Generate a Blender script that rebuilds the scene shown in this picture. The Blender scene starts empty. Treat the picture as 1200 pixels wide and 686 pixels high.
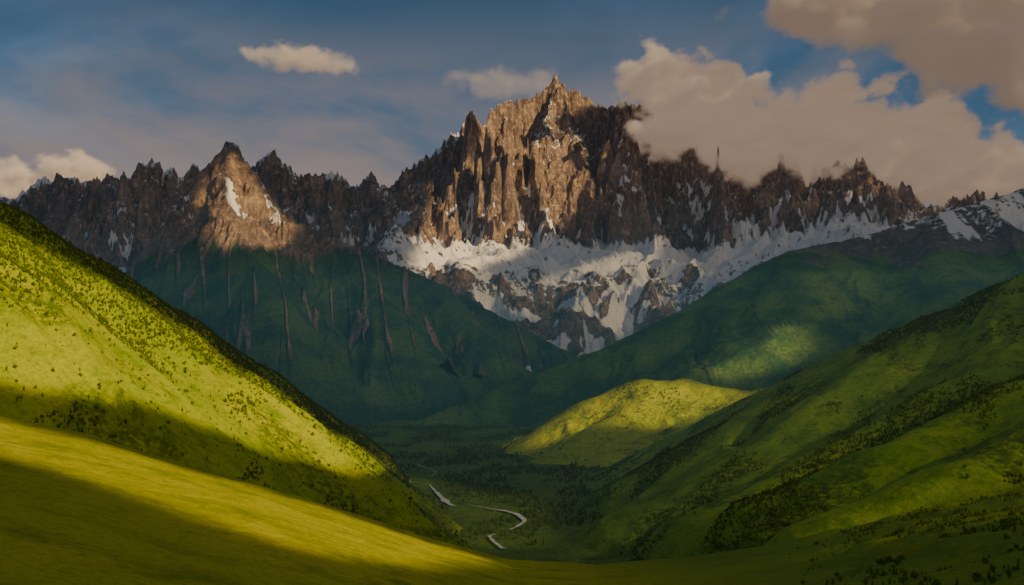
import bpy, math, numpy as np, time
from mathutils import Vector
T0=time.time()
scene=bpy.context.scene
RS=np.random.RandomState

# ------------------------------------------------------------ numpy noise
_tabs={}
def _tab(seed):
    if seed not in _tabs:
        r=RS(seed); p=r.permutation(512); a=r.rand(512)*2*np.pi
        _tabs[seed]=(p,np.cos(a),np.sin(a))
    return _tabs[seed]
def perlin(x,y,seed=0):
    p,ca,sa=_tab(seed)
    xi=np.floor(x).astype(np.int64); yi=np.floor(y).astype(np.int64)
    xf=x-xi; yf=y-yi
    u=xf*xf*xf*(xf*(xf*6-15)+10); v=yf*yf*yf*(yf*(yf*6-15)+10)
    def g(i,j,dx,dy):
        h=p[(p[i&511]+j)&511]
        return ca[h]*dx+sa[h]*dy
    a=g(xi,yi,xf,yf); b=g(xi+1,yi,xf-1,yf)
    c=g(xi,yi+1,xf,yf-1); d=g(xi+1,yi+1,xf-1,yf-1)
    return (a+u*(b-a)+v*((c+u*(d-c))-(a+u*(b-a))))*1.5
def fbm(x,y,o=4,seed=0,gain=.5):
    s=0;a=1;t=0
    for i in range(o):
        s=s+a*perlin(x+17.3*i,y-9.1*i,seed+i); t+=a; a*=gain; x=x*2.03; y=y*2.03
    return s/t
def ridged(x,y,o=4,seed=0,gain=.5):
    s=0;a=1;t=0;w=1
    for i in range(o):
        n=(1-np.abs(perlin(x+7.7*i,y+3.1*i,seed+i)))**2
        s=s+a*n*w; t+=a; w=np.clip(n*1.3,0,1); a*=gain; x=x*2.07; y=y*2.07
    return s/t
def sstep(a,b,x):
    t=np.clip((x-a)/(b-a),0,1); return t*t*(3-2*t)
def smax(a,b,k):
    h=np.clip(.5+.5*(a-b)/k,0,1); return b+(a-b)*h+k*h*(1-h)

# survey: bearing/elevation (as measured on the photograph) + distance -> metres
def S(px,py,Y): return ((px-600)/1200*Y, Y, (400-py)/1200*Y)

def chain(x,y,pts,slopes,r=60):
    P=[S(*p) for p in pts]
    if np.isscalar(slopes): slopes=[slopes]*len(P)
    best=np.full(x.shape,-1e9); bs=np.zeros(x.shape); bd=np.full(x.shape,1e9); s0=0
    for i in range(len(P)-1):
        a,b=P[i],P[i+1]; dx,dy=b[0]-a[0],b[1]-a[1]; L=math.hypot(dx,dy)
        t=np.clip(((x-a[0])*dx+(y-a[1])*dy)/(L*L),0,1)
        d=np.hypot(x-a[0]-t*dx,y-a[1]-t*dy)
        sl=slopes[i]+(slopes[i+1]-slopes[i])*t
        z=a[2]+(b[2]-a[2])*t-sl*(np.sqrt(d*d+r*r)-r)
        best=smax(best,z,12.) if i else z
        m=d<bd
        bs=np.where(m,s0+t*L,bs); bd=np.where(m,d,bd); s0+=L
    return best,bs,bd

FLOOR=-400.
river_px=[(497,538,.8),(490,546,1),(512,554,3),(500,566,1.2),(506,572,5),(514,580,11),(528,592,8),(548,593,1.2),(575,597,4),(600,601,7),(616,611,7),(600,621,2.5),(572,629,5),(590,644,3),(640,668,3),(700,720,3)]
river=[((p-600)/1200*(400*1200/(q-400)),400*1200/(q-400)) for p,q,w in river_px]
def rdist(x,y):
    best=np.full(x.shape,1e9)
    for a,b in zip(river[:-1],river[1:]):
        dx,dy=b[0]-a[0],b[1]-a[1]; L2=dx*dx+dy*dy
        t=np.clip(((x-a[0])*dx+(y-a[1])*dy)/L2,0,1)
        best=np.minimum(best,np.hypot(x-a[0]-t*dx,y-a[1]-t*dy))
    return best
def carve(x,y,z,a=15,b=150):
    k=sstep(a,b,rdist(x,y))
    return np.where(z>FLOOR,FLOOR-6+(z-FLOOR+6)*k,z)

# ------------------------------------------------------------ terrain functions
def f_near(x,y):
    u=x/np.maximum(y,1); px=600+1200*u
    cp=[-400,0,100,200,300,400,500,600,700,800,900,1000,1100,1200,1600]
    ce=[455,489,511,540,568,600,633,658,664,656,642,622,600,580,520]
    cy=[850,880,900,930,960,1000,1050,1090,1100,1080,1040,1000,960,920,850]
    yc=np.interp(px,cp,cy); zc=(400-np.interp(px,cp,ce))/1200*yc
    t=y/yc
    z=np.where(t<1,-50+(zc+50)*t, zc)
    front=10*np.sin(np.clip(t,0,1)*np.pi)*sstep(700,0,px)
    back=np.maximum(y-yc,0)
    z=z-front-.5*(np.sqrt(back**2+60**2)-60)
    z=z+4*fbm(x/200,y/200,3,5)*sstep(100,400,y)+ 1.0*fbm(x/28,y/28,3,9)
    k=sstep(850,1100,px)
    z=z+k*7*ridged(x/80,y/80,4,31)*sstep(150,400,y)
    return z
Gridge=[(-700,200,900),(-300,150,1200),(-150,160,1350),(0,243,1500),(100,303,1650),(200,365,1850),(300,430,2100),(400,500,2500),(460,541,2900),(505,572,3150)]
def f_G(x,y):
    z,s,d=chain(x,y,Gridge,[.8,.8,.78,.78,.78,.8,.82,.8,.8,.8],35)
    z2,s2,d2=chain(x,y,[(60,350,1450),(200,448,1500),(330,520,1700),(420,560,1950)],[.7,.72,.75,.8],70)
    z=smax(z,z2,40)
    q=.3*x+.95*y; p=.95*x-.3*y
    rib=ridged(q/260+.3*fbm(x/250,y/250,2,3),p/1100,4,77)
    z=z-52*(1-rib)*sstep(20,220,d)
    z=z+10*fbm(x/120,y/120,4,12)*sstep(0,150,d)+1.2*fbm(x/22,y/22,3,15)
    return carve(x,y,z)
_rv=sorted([(b,a) for a,b in river])
def f_F(x,y):
    z,s,d=chain(x,y,[(1700,120,2400),(1350,262,2500),(1200,330,2600),(1100,373,2700),(1000,415,2800),(900,460,2950),(800,510,3100),(700,556,3200),(640,590,3200)],
      [.5,.5,.52,.54,.56,.58,.6,.6,.6],60)
    a,_,da=chain(x,y,[(1100,373,2700),(1010,445,2350),(890,525,2150),(760,590,2050),(670,632,2000)],[.5,.52,.55,.58,.6],60)
    b,_,db=chain(x,y,[(1500,330,2000),(1300,405,1900),(1200,450,1700),(1050,520,1550),(900,582,1480),(790,630,1430),(730,675,1400)],[.45,.48,.5,.52,.55,.7,.8],60)
    c,_,dc=chain(x,y,[(1000,415,2800),(900,490,2550),(800,545,2450),(700,590,2400)],[.5,.55,.55,.6],50)
    e,_,de=chain(x,y,[(1400,400,1500),(1250,490,1350),(1130,545,1250),(1000,600,1200),(900,645,1180)],[.45,.48,.5,.55,.7],60)
    g,_,dg=chain(x,y,[(1350,262,2500),(1250,370,2150),(1130,445,1950),(990,520,1850),(860,590,1750),(780,630,1700)],[.48,.5,.52,.55,.6,.7],60)
    for o in(a,b,c,e,g): z=smax(z,o,45)
    q=.86*x-.5*y; p=.5*x+.86*y
    dm=np.minimum.reduce([d,da,db,dc,de,dg])
    rib=ridged(q/330+.35*fbm(x/400,y/400,2,3),p/1400,4,45,.42)
    z=z-60*(1-rib)*sstep(0,180,dm)
    z=z+7*fbm(x/150,y/150,3,112)*sstep(0,90,d)+.8*fbm(x/22,y/22,3,115)
    xr=np.interp(y,[r[0] for r in _rv],[r[1] for r in _rv])
    z=z-.5*np.maximum(0,xr+200-x)
    return carve(x,y,z)
def f_E(x,y):
    z,s,d=chain(x,y,[(1050,432,4000),(950,446,3950),(880,458,3800),(800,448,3900),(750,445,3900),(700,466,3850),(640,505,3750),(585,540,3600)],
       [.45,.45,.45,.5,.55,.6,.6,.6],60)
    a,_,da=chain(x,y,[(800,448,3900),(720,490,3600),(650,530,3400)],[.5,.5,.5],50)
    b,_,db=chain(x,y,[(900,460,3800),(810,500,3500),(700,540,3300),(640,565,3200)],[.5,.5,.5,.5],50)
    z=smax(smax(z,a,40),b,40)
    z=z-26*(1-ridged(x/150,y/220,3,245))*sstep(0,120,np.minimum(d,np.minimum(da,db)))
    z=z+6*fbm(x/90,y/90,4,212)
    return carve(x,y,z)
def f_D(x,y):
    z,s,d=chain(x,y,[(1700,85,6800),(1400,162,6500),(1200,222,6100),(1100,250,6000),(1000,280,5900),(930,293,5700),(880,325,5600),(800,372,5400),(700,412,5300),(600,450,5200),(500,490,5000),(430,508,4900)],
       [.5,.5,.5,.5,.5,.5,.5,.5,.5,.5,.5,.5],40)
    a,_,da=chain(x,y,[(930,297,5700),(935,365,5000),(900,400,4700),(830,430,4550),(730,470,4450),(650,505,4300)],[.5,.5,.5,.5,.5,.5],35)
    b,_,db=chain(x,y,[(1100,263,6000),(1120,350,5000),(1060,400,4500),(980,440,4200)],[.5]*4,35)
    z=smax(smax(z,a,30),b,30)
    q=.93*x-.35*y; p=.35*x+.93*y
    rib=ridged(q/420+.35*fbm(x/400,y/400,2,3),p/1700,4,345)
    z=z-125*(1-rib)*sstep(0,350,np.minimum(d,np.minimum(da,db)))
    z=z+14*fbm(x/140,y/140,5,312)
    return carve(x,y,z)
def f_B(x,y):
    z,s,d=chain(x,y,[(-200,480,6000),(60,390,6300),(155,322,6600),(190,290,6700),(225,245,6850),(248,200,6950),(258,180,7000),(270,165,7000),(284,185,6950),(292,200,6900),(318,238,6800),(350,262,6750),(420,291,6650),(520,335,6450),(600,378,6250),(660,410,6050),(740,450,5900)],
       [.6,.6,.8,.95,1.1,1.3,1.4,1.4,1.3,1.2,1,.85,.72,.65,.6,.6,.6],15)
    a,sa,da=chain(x,y,[(270,167,7000),(268,225,6600),(282,268,6300),(300,320,5900),(340,390,5500),(380,450,5200),(410,485,5050)],[1.3,1.,.8,.7,.62,.6,.6],20)
    b,_,db=chain(x,y,[(420,291,6650),(450,350,6100),(480,410,5700),(500,460,5400)],[.72,.66,.6,.6],25)
    c,_,dc=chain(x,y,[(520,335,6450),(560,385,6000),(600,430,5700)],[.66,.6,.6],25)
    z=smax(z,a,30); z=smax(z,b,25); z=smax(z,c,25)
    dm=np.minimum(np.minimum(d,da),np.minimum(db,dc))
    rib=ridged((x+.25*y)/300+.25*fbm(x/300,y/300,2,3),y/1300,4,445)
    z=z-125*(1-rib)*sstep(0,280,dm)
    hi=sstep(400,800,z)
    z=z+hi*190*(ridged(x/190+.4*fbm(x/160,y/160,2,1),y/260,5,412,.55)-.6)*sstep(-20,120,dm)+ 10*fbm(x/90,y/90,5,413)
    z=z+hi*sstep(60,0,d)*36*perlin(s/38,s*0,9)
    return z
sky_px=[-400,-150,0,20,40,55,75,90,110,130,150,157,165,180,192,200,215,225,238,300,318,335,350,362,375,390,405,420,432,440,450,470,490,510,525,540,550,558,565,575,590,600,620,635,652,665,680,700,715,740,760,775,790,800,830,860,890,905,915,925,935,945,955,968,985,1000,1020,1040,1060,1080,1095,1120,1200,1500]
sky_py=[215,225,234,232,214,206,212,209,212,204,215,203,191,186,197,198,204,192,200,196,182,190,207,201,206,200,211,217,207,209,222,203,189,176,160,150,135,143,152,130,121,119,115,106,89,103,109,123,126,124,119,137,160,150,142,160,178,200,184,175,169,183,176,167,176,194,199,214,224,240,250,238,245,245]
# principal aretes running down the rock wall
aretes=[
 [(652,93,10180),(642,130,9980),(622,175,9720),(603,225,9400),(590,268,9000),(580,295,8650)],
 [(652,93,10180),(668,140,9930),(684,190,9650),(697,240,9300),(693,290,8800)],
 [(575,130,10040),(556,175,9780),(530,225,9430),(508,268,9000)],
 [(742,122,10250),(735,170,9950),(748,225,9550),(742,275,9100)],
 [(830,148,10220),(838,196,9900),(858,245,9400),(872,298,8900)],
 [(935,168,10080),(928,215,9700),(905,262,9250)],
 [(968,166,10040),(975,210,9750),(1000,250,9350)],
 [(450,215,9800),(440,245,9450),(452,280,9000)],
 [(165,190,9250),(150,235,8900),(140,280,8500)],
 [(55,205,9100),(75,250,8800),(70,290,8450)],
]
def f_A(x,y,full=False):
    u=x/y; px=600+1200*u
    Yr=np.interp(px,[-200,0,270,450,650,800,1000,1100,1400],[9000,9000,9500,9800,10200,10300,10000,9800,9800])
    zr=np.interp(px,sky_px,(400-np.array(sky_py))/1200.)*Yr
    # teeth and notches along the crest
    tooth=1-np.abs(perlin(x/75,x*0+.3,61)); tooth2=1-np.abs(perlin(x/31,x*0+.7,62))
    zr=zr+66*(tooth**2-.65)+28*(tooth2**2-.6)
    d=Yr-y
    ramp=sstep(0,280,d)
    wx=x+260*fbm(x/800,y/800,3,70); wy=y+300*fbm(x/700+9,y/700,3,71)
    R1=ridged(wx/1050,wy/2300,2,72); R2=ridged((wx+.45*wy)/520,wy/950,3,74,.4)
    R2b=ridged((wx-.5*wy)/460,wy/850,3,75,.4); R2=np.maximum(R2,R2b*.95)
    w2=70*fbm(x/150,y/150,2,79)
    R3=ridged((x+w2)/190,(y+w2)/250,5,78,.55)
    de=d-ramp*(800*(R1-.55)+600*(R2-.6)+60*(R3-.5))
    de=np.where(d>0,np.maximum(de,.15*d),d)
    W=1350.
    zf=(400-np.interp(px,[0,200,450,560,700,850,920,1000,1100],[325,310,283,292,290,288,268,260,260]))/1200*(Yr-W)
    zb=(400-np.interp(px,[0,450,560,700,830,1000],[345,318,328,345,345,300]))/1200*(Yr-2600)
    t=np.clip(de/W,0,1)
    z=zr+(zf-zr)*(1-(1-t)**1.32)
    t2=np.clip((de-W)/1250,0,1); z=np.where(de>W,zf+(zb-zf)*t2,z)
    t3=np.clip((de-2600)/1900,0,1); z=np.where(de>2600,zb+(-430-zb)*t3,z)
    z=np.where(d<0,zr+d*1.1,z)
    near=(np.abs(y-9500)<1300)
    zz=z[near]; xx=x[near]+45*fbm(x[near]/170,y[near]/170,3,301); yy=y[near]
    for ch in aretes:
        c,_,_=chain(xx,yy,ch,1.75,12); zz=smax(zz,c,35)
    z0=z.copy(); z[near]=zz; z=np.where(d>10,z,z0)
    are=sstep(20,150,z-z0)
    wall=np.maximum(sstep(0,180,de)*sstep(W+250,W-250,de),are*sstep(0,180,d))
    z=z+wall*(165*(R3-.6)+42*(ridged(x/60,y/60,3,84)-.5)+250*(R2-.62)*(1-.6*are)+180*(R1-.7)*(1-are))+(1-wall)*ramp*(10*fbm(x/90,y/90,4,87)+60*(ridged(x/330,y/330,4,89)-.5))
    mor=sstep(W+500,W+1200,de)
    M=ridged((x+.3*y)/260+.3*fbm(x/300,y/300,2,91),y/900,5,88)
    z=z+mor*130*(M-.55)
    if full: return z,de,R1,R2,R3,M,px,W,zr,are
    return z
layers=[f_near,f_G,f_F,f_E,f_D,f_B,f_A]
def ground(x,y):
    z=np.full(x.shape,FLOOR)
    for f,(a,b) in zip(layers,[(0,2200),(0,4500),(0,5000),(2500,6000),(3200,9000),(3800,9000),(5000,13000)]):
        m=(y>a)&(y<b)
        if m.any(): z[m]=np.maximum(z[m],f(x[m],y[m]))
    return z
_Ys=np.geomspace(120,12500,2600)
def hit(px,py):
    x=(px-600)/1200*_Ys; g=ground(x,_Ys); e=(400-py)/1200*_Ys
    i=np.argmax(g>=e)
    return np.array([x[i],_Ys[i],g[i]])

# ------------------------------------------------------------ node helper
class N:
    def __init__(s,tree): s.t=tree; s.t.nodes.clear()
    def __call__(s,typ,ins=None,**kw):
        n=s.t.nodes.new(typ)
        for k,v in kw.items(): setattr(n,k,v)
        for k,v in (ins or {}).items():
            if isinstance(v,bpy.types.NodeSocket): s.t.links.new(v,n.inputs[k])
            else: n.inputs[k].default_value=v
        return n
    def math(s,op,a,b=0.,c=None,clamp=False):
        d={0:a,1:b}
        if c is not None: d[2]=c
        return s('ShaderNodeMath',d,operation=op,use_clamp=clamp).outputs[0]
    def mix(s,f,a,b,blend='MIX'):
        n=s('ShaderNodeMix',None,data_type='RGBA',blend_type=blend)
        for k,v in ((0,f),(6,a),(7,b)):
            if isinstance(v,bpy.types.NodeSocket): s.t.links.new(v,n.inputs[k])
            else: n.inputs[k].default_value=v if k==0 else (*v,1) if len(v)==3 else v
        return n.outputs[2]
    def noise(s,vec,scale,detail=4,rough=.55,dist=0.):
        return s('ShaderNodeTexNoise',{'Vector':vec,'Scale':scale,'Detail':detail,'Roughness':rough,'Distortion':dist}).outputs[0]
    def ramp(s,v,a,b,lo=0.,hi=1.):
        return s('ShaderNodeMapRange',{'Value':v,'From Min':a,'From Max':b,'To Min':lo,'To Max':hi},interpolation_type='SMOOTHSTEP').outputs[0]
    def scalev(s,vec,sc):
        return s('ShaderNodeVectorMath',{0:vec,1:sc},operation='MULTIPLY').outputs[0]
def newmat(name):
    m=bpy.data.materials.new(name); m.use_nodes=True; return m,N(m.node_tree)
def finish(n,col,bump,dist,rough=.9,strength=1.):
    nb=n('ShaderNodeBump',{'Height':bump,'Distance':dist,'Strength':strength}).outputs[0]
    b=n('ShaderNodeBsdfPrincipled',{'Base Color':col,'Roughness':rough,'Normal':nb,'Specular IOR Level':.1})
    n('ShaderNodeOutputMaterial',{'Surface':b.outputs[0]})

def grass_mat(name,c1,c2,c3,dark,fine=1.,bump=1.,lush=None,scrub=0.):
    m,n=newmat(name); P=n('ShaderNodeNewGeometry').outputs['Position']
    big=n.noise(P,.0035,4,.6,.4); med=n.noise(P,.022,5,.65); fin=n.noise(P,.22*fine,5,.75)
    c=n.mix(n.ramp(big,.38,.62),c1,c2)
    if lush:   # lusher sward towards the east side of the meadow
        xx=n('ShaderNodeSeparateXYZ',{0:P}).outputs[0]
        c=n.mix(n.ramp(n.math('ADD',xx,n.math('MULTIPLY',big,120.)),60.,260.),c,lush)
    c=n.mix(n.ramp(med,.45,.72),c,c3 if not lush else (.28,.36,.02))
    c=n.mix(n.ramp(fin,.45,.72,0,.5),c,dark)
    fin2=n.noise(P,.9*fine,3,.7)
    c=n.mix(n.ramp(fin2,.45,.75,0,.4),c,dark)
    if scrub:  # low scrub and darker heath in broad patches
        sc=n.math('MULTIPLY',n.ramp(n.noise(P,.006,6,.62,.5),.50,.62),n.ramp(n.noise(P,.09,4,.7),.40,.55))
        c=n.mix(n.math('MULTIPLY',sc,scrub),c,dark)
    h=n.math('ADD',n.math('MULTIPLY',fin,3.5*bump),n.math('MULTIPLY',med,9.*bump))
    h=n.math('ADD',h,fin2)
    finish(n,c,h,1.)
    return m
def mountain_mat(name,r1,r2,r3,v1,v2,snowc=(.84,.84,.87)):
    m,n=newmat(name); P=n('ShaderNodeNewGeometry').outputs['Position']
    at=lambda a:n('ShaderNodeAttribute',None,attribute_name=a).outputs['Fac']
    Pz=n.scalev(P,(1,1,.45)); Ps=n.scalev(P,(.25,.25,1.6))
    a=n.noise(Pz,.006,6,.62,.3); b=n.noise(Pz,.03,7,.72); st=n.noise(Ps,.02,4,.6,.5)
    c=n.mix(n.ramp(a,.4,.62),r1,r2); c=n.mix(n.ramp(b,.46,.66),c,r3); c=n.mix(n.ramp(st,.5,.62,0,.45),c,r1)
    va=n.noise(P,.004,5,.6); vb=n.noise(P,.05,5,.7)
    vc=n.mix(n.ramp(va,.4,.6),v1,v2); vc=n.mix(n.ramp(vb,.45,.7,0,.6),vc,tuple(k*.45 for k in v1))
    c=n.mix(n.ramp(n.math('ADD',at('veg'),n.math('MULTIPLY',n.math('SUBTRACT',b,.5),.7)),.35,.65),c,vc)
    sn=n.ramp(n.math('ADD',at('snow'),n.math('MULTIPLY',n.math('SUBTRACT',b,.5),1.1)),.44,.58)
    c=n.mix(sn,c,snowc)
    h=n.math('ADD',n.math('MULTIPLY',a,90.),n.math('MULTIPLY',b,46.))
    rockk=n.math('SUBTRACT',1.,n.math('MULTIPLY',sn,.75))
    h=n.math('MULTIPLY',h,rockk); h=n.math('MULTIPLY',h,n.math('SUBTRACT',1.,n.math('MULTIPLY',at('veg'),.6)))
    finish(n,c,h,1.,.95)
    return m

def grid_obj(name,u0,u1,nu,ys,f,mat,attrs=None):
    u=np.linspace(u0,u1,nu); U,Y=np.meshgrid(u,ys); X=U*Y
    Z=f(X,Y); ny=len(ys)
    co=np.stack([X,Y,Z],-1).reshape(-1,3).astype(np.float32)
    i=np.arange(ny-1)[:,None]*nu+np.arange(nu-1)[None,:]
    fa=np.stack([i,i+1,i+nu+1,i+nu],-1).reshape(-1,4).astype(np.int32)
    me=bpy.data.meshes.new(name); nf=len(fa)
    me.vertices.add(len(co)); me.vertices.foreach_set('co',co.ravel())
    me.loops.add(nf*4); me.loops.foreach_set('vertex_index',fa.ravel())
    me.polygons.add(nf); me.polygons.foreach_set('loop_start',np.arange(0,nf*4,4,dtype=np.int32))
    me.update(calc_edges=True); me.polygons.foreach_set('use_smooth',np.ones(nf,bool))
    if attrs:
        du=np.gradient(co.reshape(ny,nu,3),axis=1); dv=np.gradient(co.reshape(ny,nu,3),axis=0)
        nn=np.cross(du,dv); nz=nn[...,2]/np.linalg.norm(nn,axis=-1)
        for k,v in attrs(X,Y,Z,nz).items():
            a=me.attributes.new(k,'FLOAT','POINT'); a.data.foreach_set('value',np.clip(v,-1,2).astype(np.float32).ravel())
    me.materials.append(mat)
    o=bpy.data.objects.new(name,me); scene.collection.objects.link(o)
    return o

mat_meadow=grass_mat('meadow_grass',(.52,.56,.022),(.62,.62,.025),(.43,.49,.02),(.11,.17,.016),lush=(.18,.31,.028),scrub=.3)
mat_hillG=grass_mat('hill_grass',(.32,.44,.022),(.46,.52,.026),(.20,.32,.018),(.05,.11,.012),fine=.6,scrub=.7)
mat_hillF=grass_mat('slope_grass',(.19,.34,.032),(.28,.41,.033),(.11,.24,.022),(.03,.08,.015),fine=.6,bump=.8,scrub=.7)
mat_mid=grass_mat('knoll_grass',(.42,.50,.028),(.52,.55,.03),(.29,.39,.022),(.06,.12,.02),fine=.4,scrub=.6)
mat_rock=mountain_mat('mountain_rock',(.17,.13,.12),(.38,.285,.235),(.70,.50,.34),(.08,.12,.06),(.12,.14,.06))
mat_B=mountain_mat('alpine_slope',(.20,.15,.13),(.43,.31,.235),(.72,.51,.34),(.045,.125,.065),(.11,.20,.06))
mat_floor=grass_mat('valley_floor_grass',(.14,.24,.03),(.18,.28,.03),(.10,.17,.02),(.02,.05,.015),fine=.4)
grid_obj('valley_ground',-1.2,1.2,300,np.concatenate([np.geomspace(60,9000,300),np.geomspace(9300,80000,20)]),
   lambda x,y:FLOOR+3*fbm(x/200,y/200,3,1)*sstep(30,150,rdist(x,y))-3*sstep(30,10,rdist(x,y)),mat_floor)
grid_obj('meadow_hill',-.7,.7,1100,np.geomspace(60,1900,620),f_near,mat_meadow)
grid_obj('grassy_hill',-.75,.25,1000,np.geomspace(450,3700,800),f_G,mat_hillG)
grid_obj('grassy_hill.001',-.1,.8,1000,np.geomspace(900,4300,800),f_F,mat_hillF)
grid_obj('grassy_knoll',-.1,.55,700,np.linspace(2800,4700,420),f_E,mat_mid)
def at_D(X,Y,Z,nz):
    sn=sstep(470,680,Z+130*fbm(X/200,Y/200,3,5))*.55+.35*sstep(-.05,.3,fbm(X/130,Y/500,4,55))*sstep(460,620,Z)
    veg=sstep(600,330,Z+160*fbm(X/250,Y/250,4,6))
    rib=fbm((X)/160,Y/900,4,8); return {'snow':sn-.03,'veg':np.clip(veg-.5*sstep(.28,.5,rib),0,1)}
mat_D=mountain_mat('forested_slope',(.16,.14,.13),(.25,.22,.19),(.36,.32,.28),(.065,.165,.06),(.17,.29,.06))
grid_obj('forested_mountain',-.3,.8,1100,np.geomspace(3700,8200,520),f_D,mat_D,at_D)
def at_B(X,Y,Z,nz):
    veg=sstep(700,400,Z+220*fbm(X/170,Y/400,4,6))
    st=ridged((X+.25*Y)/150,Y/1500,3,29)
    veg=veg-.65*sstep(.66,.85,st)*sstep(-330,50,Z)
    sn=sstep(560,860,Z)*sstep(.05,.4,fbm((X+.7*Y)/110,(Y-.2*X)/420,4,33)+.1)*.8*sstep(.3,.55,nz)+sstep(1200,1330,Z)*.5
    return {'snow':sn,'veg':np.clip(veg,0,1)}
grid_obj('pyramid_mountain',-.75,.25,1300,np.geomspace(4300,8300,560),f_B,mat_B,at_B)
def fA(x,y): return f_A(x,y)
def at_A(X,Y,Z,nz):
    z,de,R1,R2,R3,M,px,W,zr,are=f_A(X,Y,True)
    bench=sstep(W-300,W,de)*sstep(W+1350,W+750,de+700*fbm(X/350,Y/350,3,41))
    bench=bench*(.35+.65*sstep(420,480,px))*(.68+.32*sstep(.5,.75,nz+.15*fbm(X/160,Y/160,3,47)))*(1-are)
    gul=sstep(.76,.58,R2)*sstep(60,W*.6,de)*sstep(.12,.27,nz)*sstep(-.35,-.05,fbm(X/420,Y/420,3,40))*(1-are)
    led=sstep(.36,.52,nz+.12*fbm(X/120,Y/120,3,43))*sstep(-.08,.15,fbm(X/420,Y/420,3,44)+.08)*sstep(800,1100,Z)
    top=sstep(120,0,zr-Z)*sstep(2250,2500,Z)*.3
    mor=sstep(W+450,W+900,de)*(.45*sstep(.6,.3,M)+.10)*sstep(50,300,Z)
    sn=np.maximum.reduce([bench*.94,gul*.88,led*.88*sstep(W+600,W,de),top,mor])
    sn=np.where(de<0,.2,sn)
    veg=sstep(20,-200,Z+100*fbm(X/200,Y/400,4,46))
    return {'snow':sn,'veg':veg}
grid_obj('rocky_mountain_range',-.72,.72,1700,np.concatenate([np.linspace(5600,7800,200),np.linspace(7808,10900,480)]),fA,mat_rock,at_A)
print('terrain',time.time()-T0)

# ------------------------------------------------------------ river (bright rapids between wooded stretches)
def ribbon(name,segs,mat,z):
    vs=[];fs=[]
    for seg in segs:
        P=np.array([((p-600)/1200*(400*1200/(q-400)),400*1200/(q-400)) for p,q,w in seg]); W=np.array([w for p,q,w in seg],float)
        t=np.arange(len(P)); tt=np.linspace(0,len(P)-1,len(P)*14)
        X=np.interp(tt,t,P[:,0]);Y=np.interp(tt,t,P[:,1]); w=np.interp(tt,t,W)*(.8+.6*perlin(tt*1.9,tt*0+.5,3))
        k=np.ones(9)/9; X=np.convolve(np.pad(X,4,'edge'),k,'valid');Y=np.convolve(np.pad(Y,4,'edge'),k,'valid')
        dx=np.gradient(X);dy=np.gradient(Y);L=np.hypot(dx,dy)+1e-6; b=len(vs)
        for i in range(len(X)):
            for s in(-1,1): vs.append((X[i]-s*dy[i]/L[i]*w[i],Y[i]+s*dx[i]/L[i]*w[i],z))
            if i: fs.append((b+2*i-2,b+2*i-1,b+2*i+1,b+2*i))
    me=bpy.data.meshes.new(name); me.from_pydata(vs,[],fs); me.materials.append(mat)
    o=bpy.data.objects.new(name,me); scene.collection.objects.link(o)
m,n=newmat('river_water'); P=n('ShaderNodeNewGeometry').outputs['Position']
w=n.noise(P,.07,5,.75); c=n.mix(n.ramp(w,.36,.5),(.34,.50,.60),(.9,.93,.96))
b=n('ShaderNodeBsdfPrincipled',{'Base Color':c,'Roughness':.12,'Normal':n('ShaderNodeBump',{'Height':w,'Distance':1.5}).outputs[0]})
n('ShaderNodeOutputMaterial',{'Surface':b.outputs[0]})
ribbon('river',[[(488,545,1),(500,549,3),(512,554,3),(504,560,1)],[(503,568,1),(508,574,6),(514,580,11),(522,588,10),(529,593,6),(536,594,.5)],
  [(545,592,.5),(560,594,2.5),(575,597,5),(590,599,7),(606,603,8),(616,611,8),(606,618,5),(596,622,.6)],
  [(582,626,.5),(573,629,6),(578,635,7),(590,644,5)]],m,FLOOR+1.5)

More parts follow.
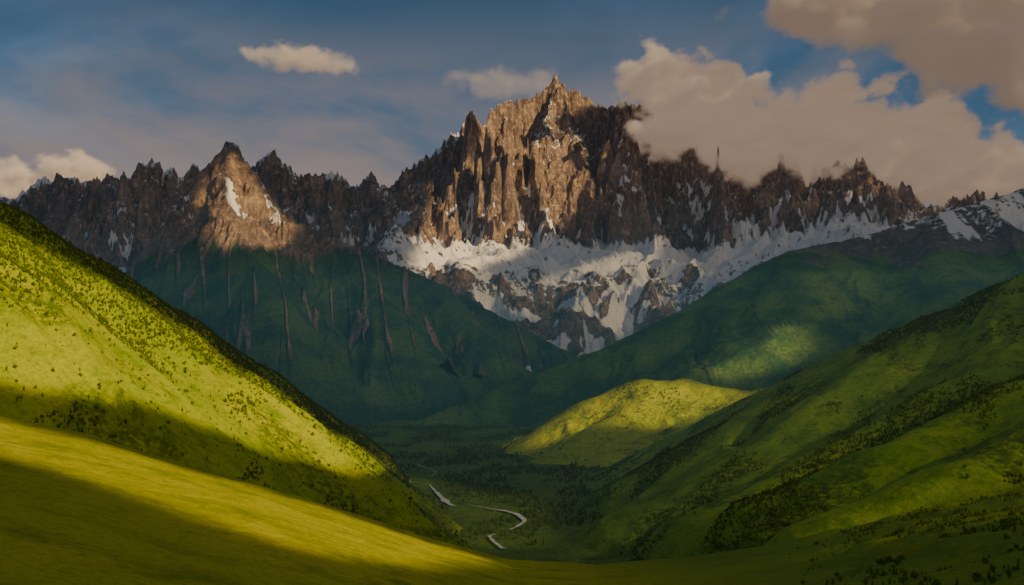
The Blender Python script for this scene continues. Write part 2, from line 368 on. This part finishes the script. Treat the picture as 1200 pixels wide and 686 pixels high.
# ------------------------------------------------------------ trees
def leafmat(name,c1,c2):
    m,n=newmat(name); P=n('ShaderNodeNewGeometry').outputs['Position']
    r=n('ShaderNodeObjectInfo').outputs['Random']
    c=n.mix(n.noise(P,.5,3),c1,c2); c=n.mix(n.math('MULTIPLY',r,.5),c,c2)
    finish(n,c,n.noise(P,2.,2),.2); return m
lm1=leafmat('conifer_needles',(.05,.10,.014),(.10,.155,.018)); lm2=leafmat('leaves',(.11,.17,.016),(.18,.25,.02))
bm_,n=newmat('bark'); finish(n,(.08,.06,.045,1),n.noise(n('ShaderNodeNewGeometry').outputs['Position'],3.,3),.1)
srccol=bpy.data.collections.new('tree_kinds')
def tree_mesh(kind,seed):
    r=RS(seed); vs=[];fs=[];mi=[]
    k=6
    for j,(z,rad) in enumerate([(0,.03),(.45,.02),(.9,.005)]):
        for a in range(k): vs.append((rad*math.cos(a*2*math.pi/k),rad*math.sin(a*2*math.pi/k),z))
    for j in range(2):
        for a in range(k): fs.append((j*k+a,j*k+(a+1)%k,(j+1)*k+(a+1)%k,(j+1)*k+a)); mi.append(1)
    if kind=='conifer':
        L=7
        for l in range(L):
            z0=.1+.82*l/L; rad=.21*(1-l/L)**.8+.025; m=9; b=len(vs)
            vs.append((0,0,z0+.20))
            ph=r.rand()*6
            for a in range(2*m):
                q=rad*(1 if a%2 else .5)*r.uniform(.7,1.25); an=ph+a*math.pi/m
                vs.append((q*math.cos(an),q*math.sin(an),z0-(.04 if a%2 else 0)+r.uniform(-.02,.02)))
            for a in range(2*m): fs.append((b,b+1+a,b+1+(a+1)%(2*m))); mi.append(0)
    else:
        cl=[(r.normal(0,.16),r.normal(0,.16),.35+.5*r.rand(),r.uniform(.14,.24)) for _ in range(8)]
        for x,y,z,R in cl:
            for _ in range(26):
                v=r.normal(size=3); v/=np.linalg.norm(v); p=np.array((x,y,z))+v*R*r.uniform(.6,1.05)
                t=np.cross(v,r.normal(size=3)); t/=np.linalg.norm(t); q=np.cross(v,t); s=R*.33; b=len(vs)
                for aa,bb in((-1,-1),(1,-1),(.9,1),(-1,.8)): vs.append(tuple(p+t*aa*s+q*bb*s*.8+v*r.uniform(-.3,.3)*s))
                fs.append((b,b+1,b+2,b+3)); mi.append(0)
    me=bpy.data.meshes.new(kind); me.from_pydata(vs,[],fs); me.materials.append(lm1 if kind=='conifer' else lm2); me.materials.append(bm_)
    me.polygons.foreach_set('material_index',mi)
    o=bpy.data.objects.new(kind,me); srccol.objects.link(o)
for s in range(3): tree_mesh('conifer',s)
for s in range(3): tree_mesh('broadleaf',10+s)

def gn_object(name,me):
    o=bpy.data.objects.new(name,me); scene.collection.objects.link(o)
    ng=bpy.data.node_groups.new(name,'GeometryNodeTree')
    ng.interface.new_socket('Geometry',in_out='INPUT',socket_type='NodeSocketGeometry'); ng.interface.new_socket('Geometry',in_out='OUTPUT',socket_type='NodeSocketGeometry')
    md=o.modifiers.new('build','NODES'); md.node_group=ng
    return o,ng
def forest(name,f,xr,yr,nn,mask,size,seed):
    r=RS(seed); M=nn*8; x=r.uniform(*xr,M); y=r.uniform(*yr,M)
    keep=r.rand(M)<mask(x,y); x=x[keep][:nn]; y=y[keep][:nn]
    z=f(x,y); k=z>FLOOR+2 if f is not flat else z>-999; x,y,z=x[k],y[k],z[k]-.5
    me=bpy.data.meshes.new(name); me.vertices.add(len(x)); me.vertices.foreach_set('co',np.stack([x,y,z],-1).astype(np.float32).ravel())
    a=me.attributes.new('size','FLOAT','POINT'); a.data.foreach_set('value',(size*(.5+.9*r.rand(len(x))**1.6)).astype(np.float32))
    o,ng=gn_object(name,me)
    gi=ng.nodes.new('NodeGroupInput'); go=ng.nodes.new('NodeGroupOutput')
    ci=ng.nodes.new('GeometryNodeCollectionInfo'); ci.inputs[0].default_value=srccol; ci.inputs['Separate Children'].default_value=True; ci.inputs['Reset Children'].default_value=True
    ip=ng.nodes.new('GeometryNodeInstanceOnPoints'); ip.inputs['Pick Instance'].default_value=True
    rv=ng.nodes.new('FunctionNodeRandomValue'); rv.data_type='FLOAT_VECTOR'; rv.inputs[0].default_value=(0,0,0); rv.inputs[1].default_value=(.08,.08,6.28)
    na=ng.nodes.new('GeometryNodeInputNamedAttribute'); na.data_type='FLOAT'; na.inputs['Name'].default_value='size'
    l=ng.links.new
    l(gi.outputs[0],ip.inputs['Points']); l(ci.outputs[0],ip.inputs['Instance']); l(rv.outputs[0],ip.inputs['Rotation']); l(na.outputs[0],ip.inputs['Scale']); l(ip.outputs[0],go.inputs[0])
    print(name,len(x))
flat=lambda x,y:x*0+FLOOR
pxof=lambda x,y:600+1200*x/y
def mG(x,y):
    zz=np.interp(y,[450,1200,1350,1500,1650,1850,2100,2500,2900,3200],[-1000,-900,-844,-750,-687,-617,-525,-417,-338,-250])
    dd=x-zz
    return np.clip(.95*sstep(250,90,np.abs(dd-100)+120*fbm(x/120,y/120,3,8))+.7*sstep(.22,.4,fbm(x/70,y/300,3,700))+.05,0,1)*(np.abs(pxof(x,y)-250)<420)
forest('forest',f_G,(-900,0),(900,3100),50000,mG,4.6,1)
forest('forest.001',f_F,(-50,2200),(1200,3300),38000,lambda x,y:sstep(.05,.3,fbm((.86*x-.5*y)/160,(.5*x+.86*y)/420,4,710))+.006,5.,2)
forest('forest.002',f_E,(-100,1900),(3200,4200),4500,lambda x,y:sstep(.15,.24,fbm(x/130,y/160,3,720))+.01,6.,3)
forest('forest.003',flat,(-900,300),(2000,5600),12000,lambda x,y:sstep(-.1,.15,fbm(x/200,y/300,3,721))*(rdist(x,y)>16),9,5)
forest('shrubs',f_near,(60,800),(220,1000),6000,lambda x,y:sstep(900,1120,pxof(x,y))*sstep(.02,.2,fbm(x/50,y/50,3,730)),3.,4)

# ------------------------------------------------------------ sun & sky
EL=math.radians(27); AZ=math.atan2(.78,-.62)
TS=np.array([math.cos(EL)*math.sin(AZ),math.cos(EL)*math.cos(AZ),math.sin(EL)])
sun=bpy.data.lights.new('sun','SUN'); sun.energy=5; sun.angle=math.radians(.5); sun.color=(1,.69,.31)
so=bpy.data.objects.new('sun',sun); so.rotation_euler=Vector(TS).to_track_quat('Z','Y').to_euler(); scene.collection.objects.link(so)
w=bpy.data.worlds.new('World'); scene.world=w; w.use_nodes=True; n=N(w.node_tree)
sk=n('ShaderNodeTexSky',None,sky_type='NISHITA',sun_disc=False,sun_elevation=EL,sun_rotation=AZ,air_density=1.0,dust_density=.3,ozone_density=4)
V=n('ShaderNodeTexCoord').outputs['Generated']
Vs=n.scalev(V,(1,1,2.2)); vz=n('ShaderNodeSeparateXYZ',{0:V}).outputs[2]
v1=n.noise(Vs,2.6,6,.55,.5); v2=n.noise(Vs,1.7,5,.6,.3)
base=n.mix(n.ramp(v2,.42,.62,.35,.8),sk.outputs[0],(.28,.98,1.8))
base=n.mix(n.ramp(vz,.22,.38,0.,.5),base,(.32,.66,1.05))   # thin dark veil of high cloud
warm=n.math('MULTIPLY',n.ramp(v1,.38,.58),n.ramp(vz,.34,.14))
col=n.mix(n.math('MULTIPLY',warm,.78),base,(4.4,3.2,2.6))
bg=n('ShaderNodeBackground',{'Color':col,'Strength':.08})
n('ShaderNodeOutputWorld',{'Surface':bg.outputs[0]})

# ------------------------------------------------------------ unseen cloud gobos, added overhead to cast shade, gaps cut for sunlit ground
# (outline of a gap or thin part, softness in m, remaining cover)
gaps_near=[
 ([(-60,235),(0,262),(100,318),(200,378),(300,443),(400,512),(455,545),(420,556),(300,527),(200,484),(100,462),(0,450),(-80,440)],30,0),
 ([(-80,478),(0,493),(100,515),(200,544),(300,572),(400,603),(500,636),(585,660),(500,668),(400,655),(280,622),(140,575),(0,532),(-80,510)],22,0),
 ([(760,560),(900,500),(1000,450),(1100,410),(1250,350),(1300,450),(1250,560),(1000,610),(850,640),(760,620)],120,.74),
 ([(900,480),(960,450),(1000,455),(960,500),(880,530)],50,.5),
 ([(1090,560),(1250,520),(1260,600),(1100,620)],50,.6),
 ([(480,560),(560,575),(640,590),(640,640),(560,645)],60,.68),
]
gaps_far=[
 ([(600,528),(660,490),(720,462),(765,448),(830,452),(880,462),(830,490),(760,505),(680,520)],40,0),
 ([(800,442),(850,415),(890,392),(930,375),(945,400),(930,430),(870,445)],60,.1),
 ([(236,232),(258,196),(272,180),(298,216),(345,267),(338,285),(290,292),(250,286)],15,0),
 ([(530,195),(575,148),(620,125),(652,102),(685,125),(705,190),(690,240),(650,270),(600,300),(540,325),(490,315),(500,260)],110,0),
 ([(620,330),(760,290),(830,320),(760,345),(650,345)],120,.6),
 ([(480,310),(600,330),(720,350),(820,345),(760,380),(640,375),(540,345)],100,.7),
 ([(250,330),(350,290),(520,350),(640,420),(520,470),(400,470),(300,400)],200,.85),
 ([(700,440),(830,380),(950,320),(1100,300),(1100,380),(900,370)],200,.85),
]
def polydist(X,Y,Q):
    d=np.full(X.shape,1e9); ins=np.zeros(X.shape,bool)
    for i in range(len(Q)):
        a=Q[i];b=Q[(i+1)%len(Q)];dx,dy=b-a
        t=np.clip(((X-a[0])*dx+(Y-a[1])*dy)/(dx*dx+dy*dy+1e-9),0,1)
        d=np.minimum(d,np.hypot(X-a[0]-t*dx,Y-a[1]-t*dy))
        c=((a[1]>Y)!=(b[1]>Y))&(X<dx*(Y-a[1])/(dy if abs(dy)>1e-9 else 1e-9)+a[0]); ins^=c
    return np.where(ins,-d,d)
m_deck,n=newmat('cloud_gobo'); at=n('ShaderNodeAttribute',None,attribute_name='cover').outputs['Fac']
tr=n('ShaderNodeAddShader',{0:n('ShaderNodeBsdfTranslucent',{'Color':(.17,.20,.27,1)}).outputs[0],1:n('ShaderNodeBsdfDiffuse',{'Color':(.6,.6,.6,1)}).outputs[0]})  # translucency tuned to send fill light down from the added sheet
mx=n('ShaderNodeMixShader',{0:at,1:n('ShaderNodeBsdfTransparent').outputs[0],2:tr.outputs[0]})
n('ShaderNodeOutputMaterial',{'Surface':mx.outputs[0]})
def deck(polys,HD,gx,gy,basef):
    X,Y=np.meshgrid(gx,gy); op=np.clip(basef(X,Y),0,1)
    for poly,s,mn in polys:
        Q=[]
        for a,b in poly:
            h=hit(a,b); Q.append((h+TS*(HD-h[2])/TS[2])[:2])
        dd=polydist(X,Y,np.array(Q))+s*.8*fbm(X/(s*4),Y/(s*4),3,500)
        op=np.minimum(op,mn+(1-mn)*sstep(-s*.6,s*.8,dd))
    e=np.minimum.reduce([X-gx[0],gx[-1]-X,Y-gy[0],gy[-1]-Y]); op=op*sstep(0,150,e)
    Z=HD+.012*HD*fbm(X/500,Y/500,4,503)
    co=np.stack([X,Y,Z],-1).reshape(-1,3); nu=len(gx); ny=len(gy)
    i=(np.arange(ny-1)[:,None]*nu+np.arange(nu-1)[None,:])
    fa=np.stack([i,i+1,i+nu+1,i+nu],-1).reshape(-1,4)
    fa=fa[op.ravel()[fa].max(1)>.01]
    me=bpy.data.meshes.new('cloud_gobo'); me.from_pydata(co.tolist(),[],fa.tolist())
    a=me.attributes.new('cover','FLOAT','POINT'); a.data.foreach_set('value',op.ravel().astype(np.float32))
    me.polygons.foreach_set('use_smooth',np.ones(len(fa),bool)); me.materials.append(m_deck)
    o=bpy.data.objects.new('cloud_gobo',me); scene.collection.objects.link(o)
deck(gaps_far,4200.,np.arange(-1500,14000,55.),np.arange(-2400,7050,55.),lambda X,Y:(.96+.06*fbm(X/900,Y/900,4,502))*(1-.9*sstep(6700,7700,X)*sstep(5500,6300,Y)))
deck(gaps_near,1300.,np.arange(200,6400,22.),np.arange(-2600,1700,22.),lambda X,Y:.97+.05*fbm(X/400,Y/400,4,502))

# ------------------------------------------------------------ volumetric clouds
def cloud(name,ells,Y,depth,dens,nscale,namp,color,emis,vox,aniso=-.35,edge=.4):
    E=[]
    for px,py,rx,ry in ells:
        c=S(px,py,Y); k=Y/1200; E.append((c,(rx*k,depth,ry*k)))
    lo=[min(c[i]-r[i]*1.35 for c,r in E) for i in range(3)]; hi=[max(c[i]+r[i]*1.35 for c,r in E) for i in range(3)]
    m,n=newmat(name+'_vapour')
    dn=n('ShaderNodeAttribute',None,attribute_name='density').outputs['Fac']
    d=n.math('MULTIPLY',dn,dens)
    pv=n('ShaderNodeVolumePrincipled',{'Color':(*color,1),'Density':d,'Density Attribute':'','Anisotropy':aniso,'Emission Color':(*emis[:3],1),'Emission Strength':n.math('MULTIPLY',d,emis[3])})  # clouds glow faintly: emission stands in for multiply scattered sunlight
    n('ShaderNodeOutputMaterial',{'Volume':pv.outputs[0]})
    m.cycles.volume_step_rate=3.
    me=bpy.data.meshes.new(name); me.from_pydata([(0,0,0)],[],[]); me.materials.append(m)
    o,ng=gn_object(name,me); g=N(ng)
    P=g('GeometryNodeInputPosition').outputs[0]
    cur=None
    for c,r in E:
        q=g('ShaderNodeVectorMath',{0:P,1:c},operation='SUBTRACT').outputs[0]
        q=g('ShaderNodeVectorMath',{0:q,1:r},operation='DIVIDE').outputs[0]
        l=g('ShaderNodeVectorMath',{0:q},operation='LENGTH').outputs['Value']
        cur=l if cur is None else g.math('SMOOTH_MIN',cur,l,.12)
    Pn=g.scalev(P,(1,1,1.4))
    ns=g.noise(Pn,nscale,6,.62,.25)
    v=g.math('ADD',g.math('SUBTRACT',.85,cur),g.math('MULTIPLY',g.math('SUBTRACT',ns,.5),namp))
    mr=g('ShaderNodeMapRange',{'Value':v,'From Min':0.,'From Max':edge},interpolation_type='SMOOTHSTEP').outputs[0]
    vc=g('GeometryNodeVolumeCube',{'Density':mr,'Min':lo,'Max':hi,'Resolution X':int((hi[0]-lo[0])/vox),'Resolution Y':int((hi[1]-lo[1])/vox),'Resolution Z':int((hi[2]-lo[2])/vox)})
    sm=g('GeometryNodeSetMaterial',{'Geometry':vc.outputs[0],'Material':m})
    g('NodeGroupOutput',{0:sm.outputs[0]})
em=(.50,.34,.23,.34)
cloud('cloud',[(766,88,36,30),(800,108,74,42),(850,132,78,48),(800,156,64,28),(900,155,88,52),(865,184,66,26),(960,176,60,22),(980,145,95,50),(1060,165,100,56),(1130,203,105,46),(995,190,95,26),(1190,215,75,30)],9600,430,.018,.0028,3.2,(1,1,.99),em,21,-.5,.28)
cloud('cloud.001',[(960,5,100,32),(1040,24,95,42),(1120,58,100,48),(1190,80,85,54),(1260,60,100,70),(1150,0,150,40)],9000,600,.010,.0020,3.0,(1,.97,.94),(.42,.29,.2,.26),30,-.5,.35)
cloud('cloud.002',[(345,68,62,17),(375,76,45,14),(310,64,35,8)],9500,250,.006,.005,2.8,(1,.95,.9),em,18,-.5)
cloud('cloud.003',[(85,202,48,24),(12,215,45,28),(50,228,70,22),(-60,215,60,30)],12000,400,.009,.0036,2.6,(1,.95,.9),em,26,-.5)
cloud('cloud.004',[(590,100,70,22),(560,92,55,12),(625,95,40,16)],12000,300,.0012,.0036,2.4,(1,.9,.8),(.38,.29,.23,.35),26)
print('clouds',time.time()-T0)

# ------------------------------------------------------------ haze
def haze(name,lo,hi,dens,col,k):
    vs=[(x,y,z) for x in(lo[0],hi[0]) for y in(lo[1],hi[1]) for z in(lo[2],hi[2])]
    fs=[(0,1,3,2),(4,6,7,5),(0,4,5,1),(2,3,7,6),(0,2,6,4),(1,5,7,3)]
    me=bpy.data.meshes.new(name); me.from_pydata(vs,[],fs)
    m,n=newmat(name)
    a=n('ShaderNodeVolumeAbsorption',{'Color':(0,0,0,1),'Density':dens})
    e=n('ShaderNodeEmission',{'Color':(*col,1),'Strength':dens*k})  # glow stands in for daylight scattered inside the haze
    s=n('ShaderNodeAddShader',{0:a.outputs[0],1:e.outputs[0]})
    n('ShaderNodeOutputMaterial',{'Volume':s.outputs[0]}); me.materials.append(m)
    o=bpy.data.objects.new(name,me); scene.collection.objects.link(o)
haze('haze',(-16000,-9000,-900),(16000,16000,1900),.6e-5,(.14,.13,.15),1.)
haze('valley_haze',(-9000,1500,-880),(9000,8600,350),5e-5,(.028,.105,.135),1.)

# ------------------------------------------------------------ camera
cam=bpy.data.cameras.new('camera'); cam.sensor_width=36; cam.lens=36; cam.shift_y=57/1200; cam.clip_end=200000; cam.clip_start=1
co=bpy.data.objects.new('camera',cam); co.rotation_euler=(math.pi/2,0,0); scene.collection.objects.link(co); scene.camera=co
print('done',time.time()-T0)
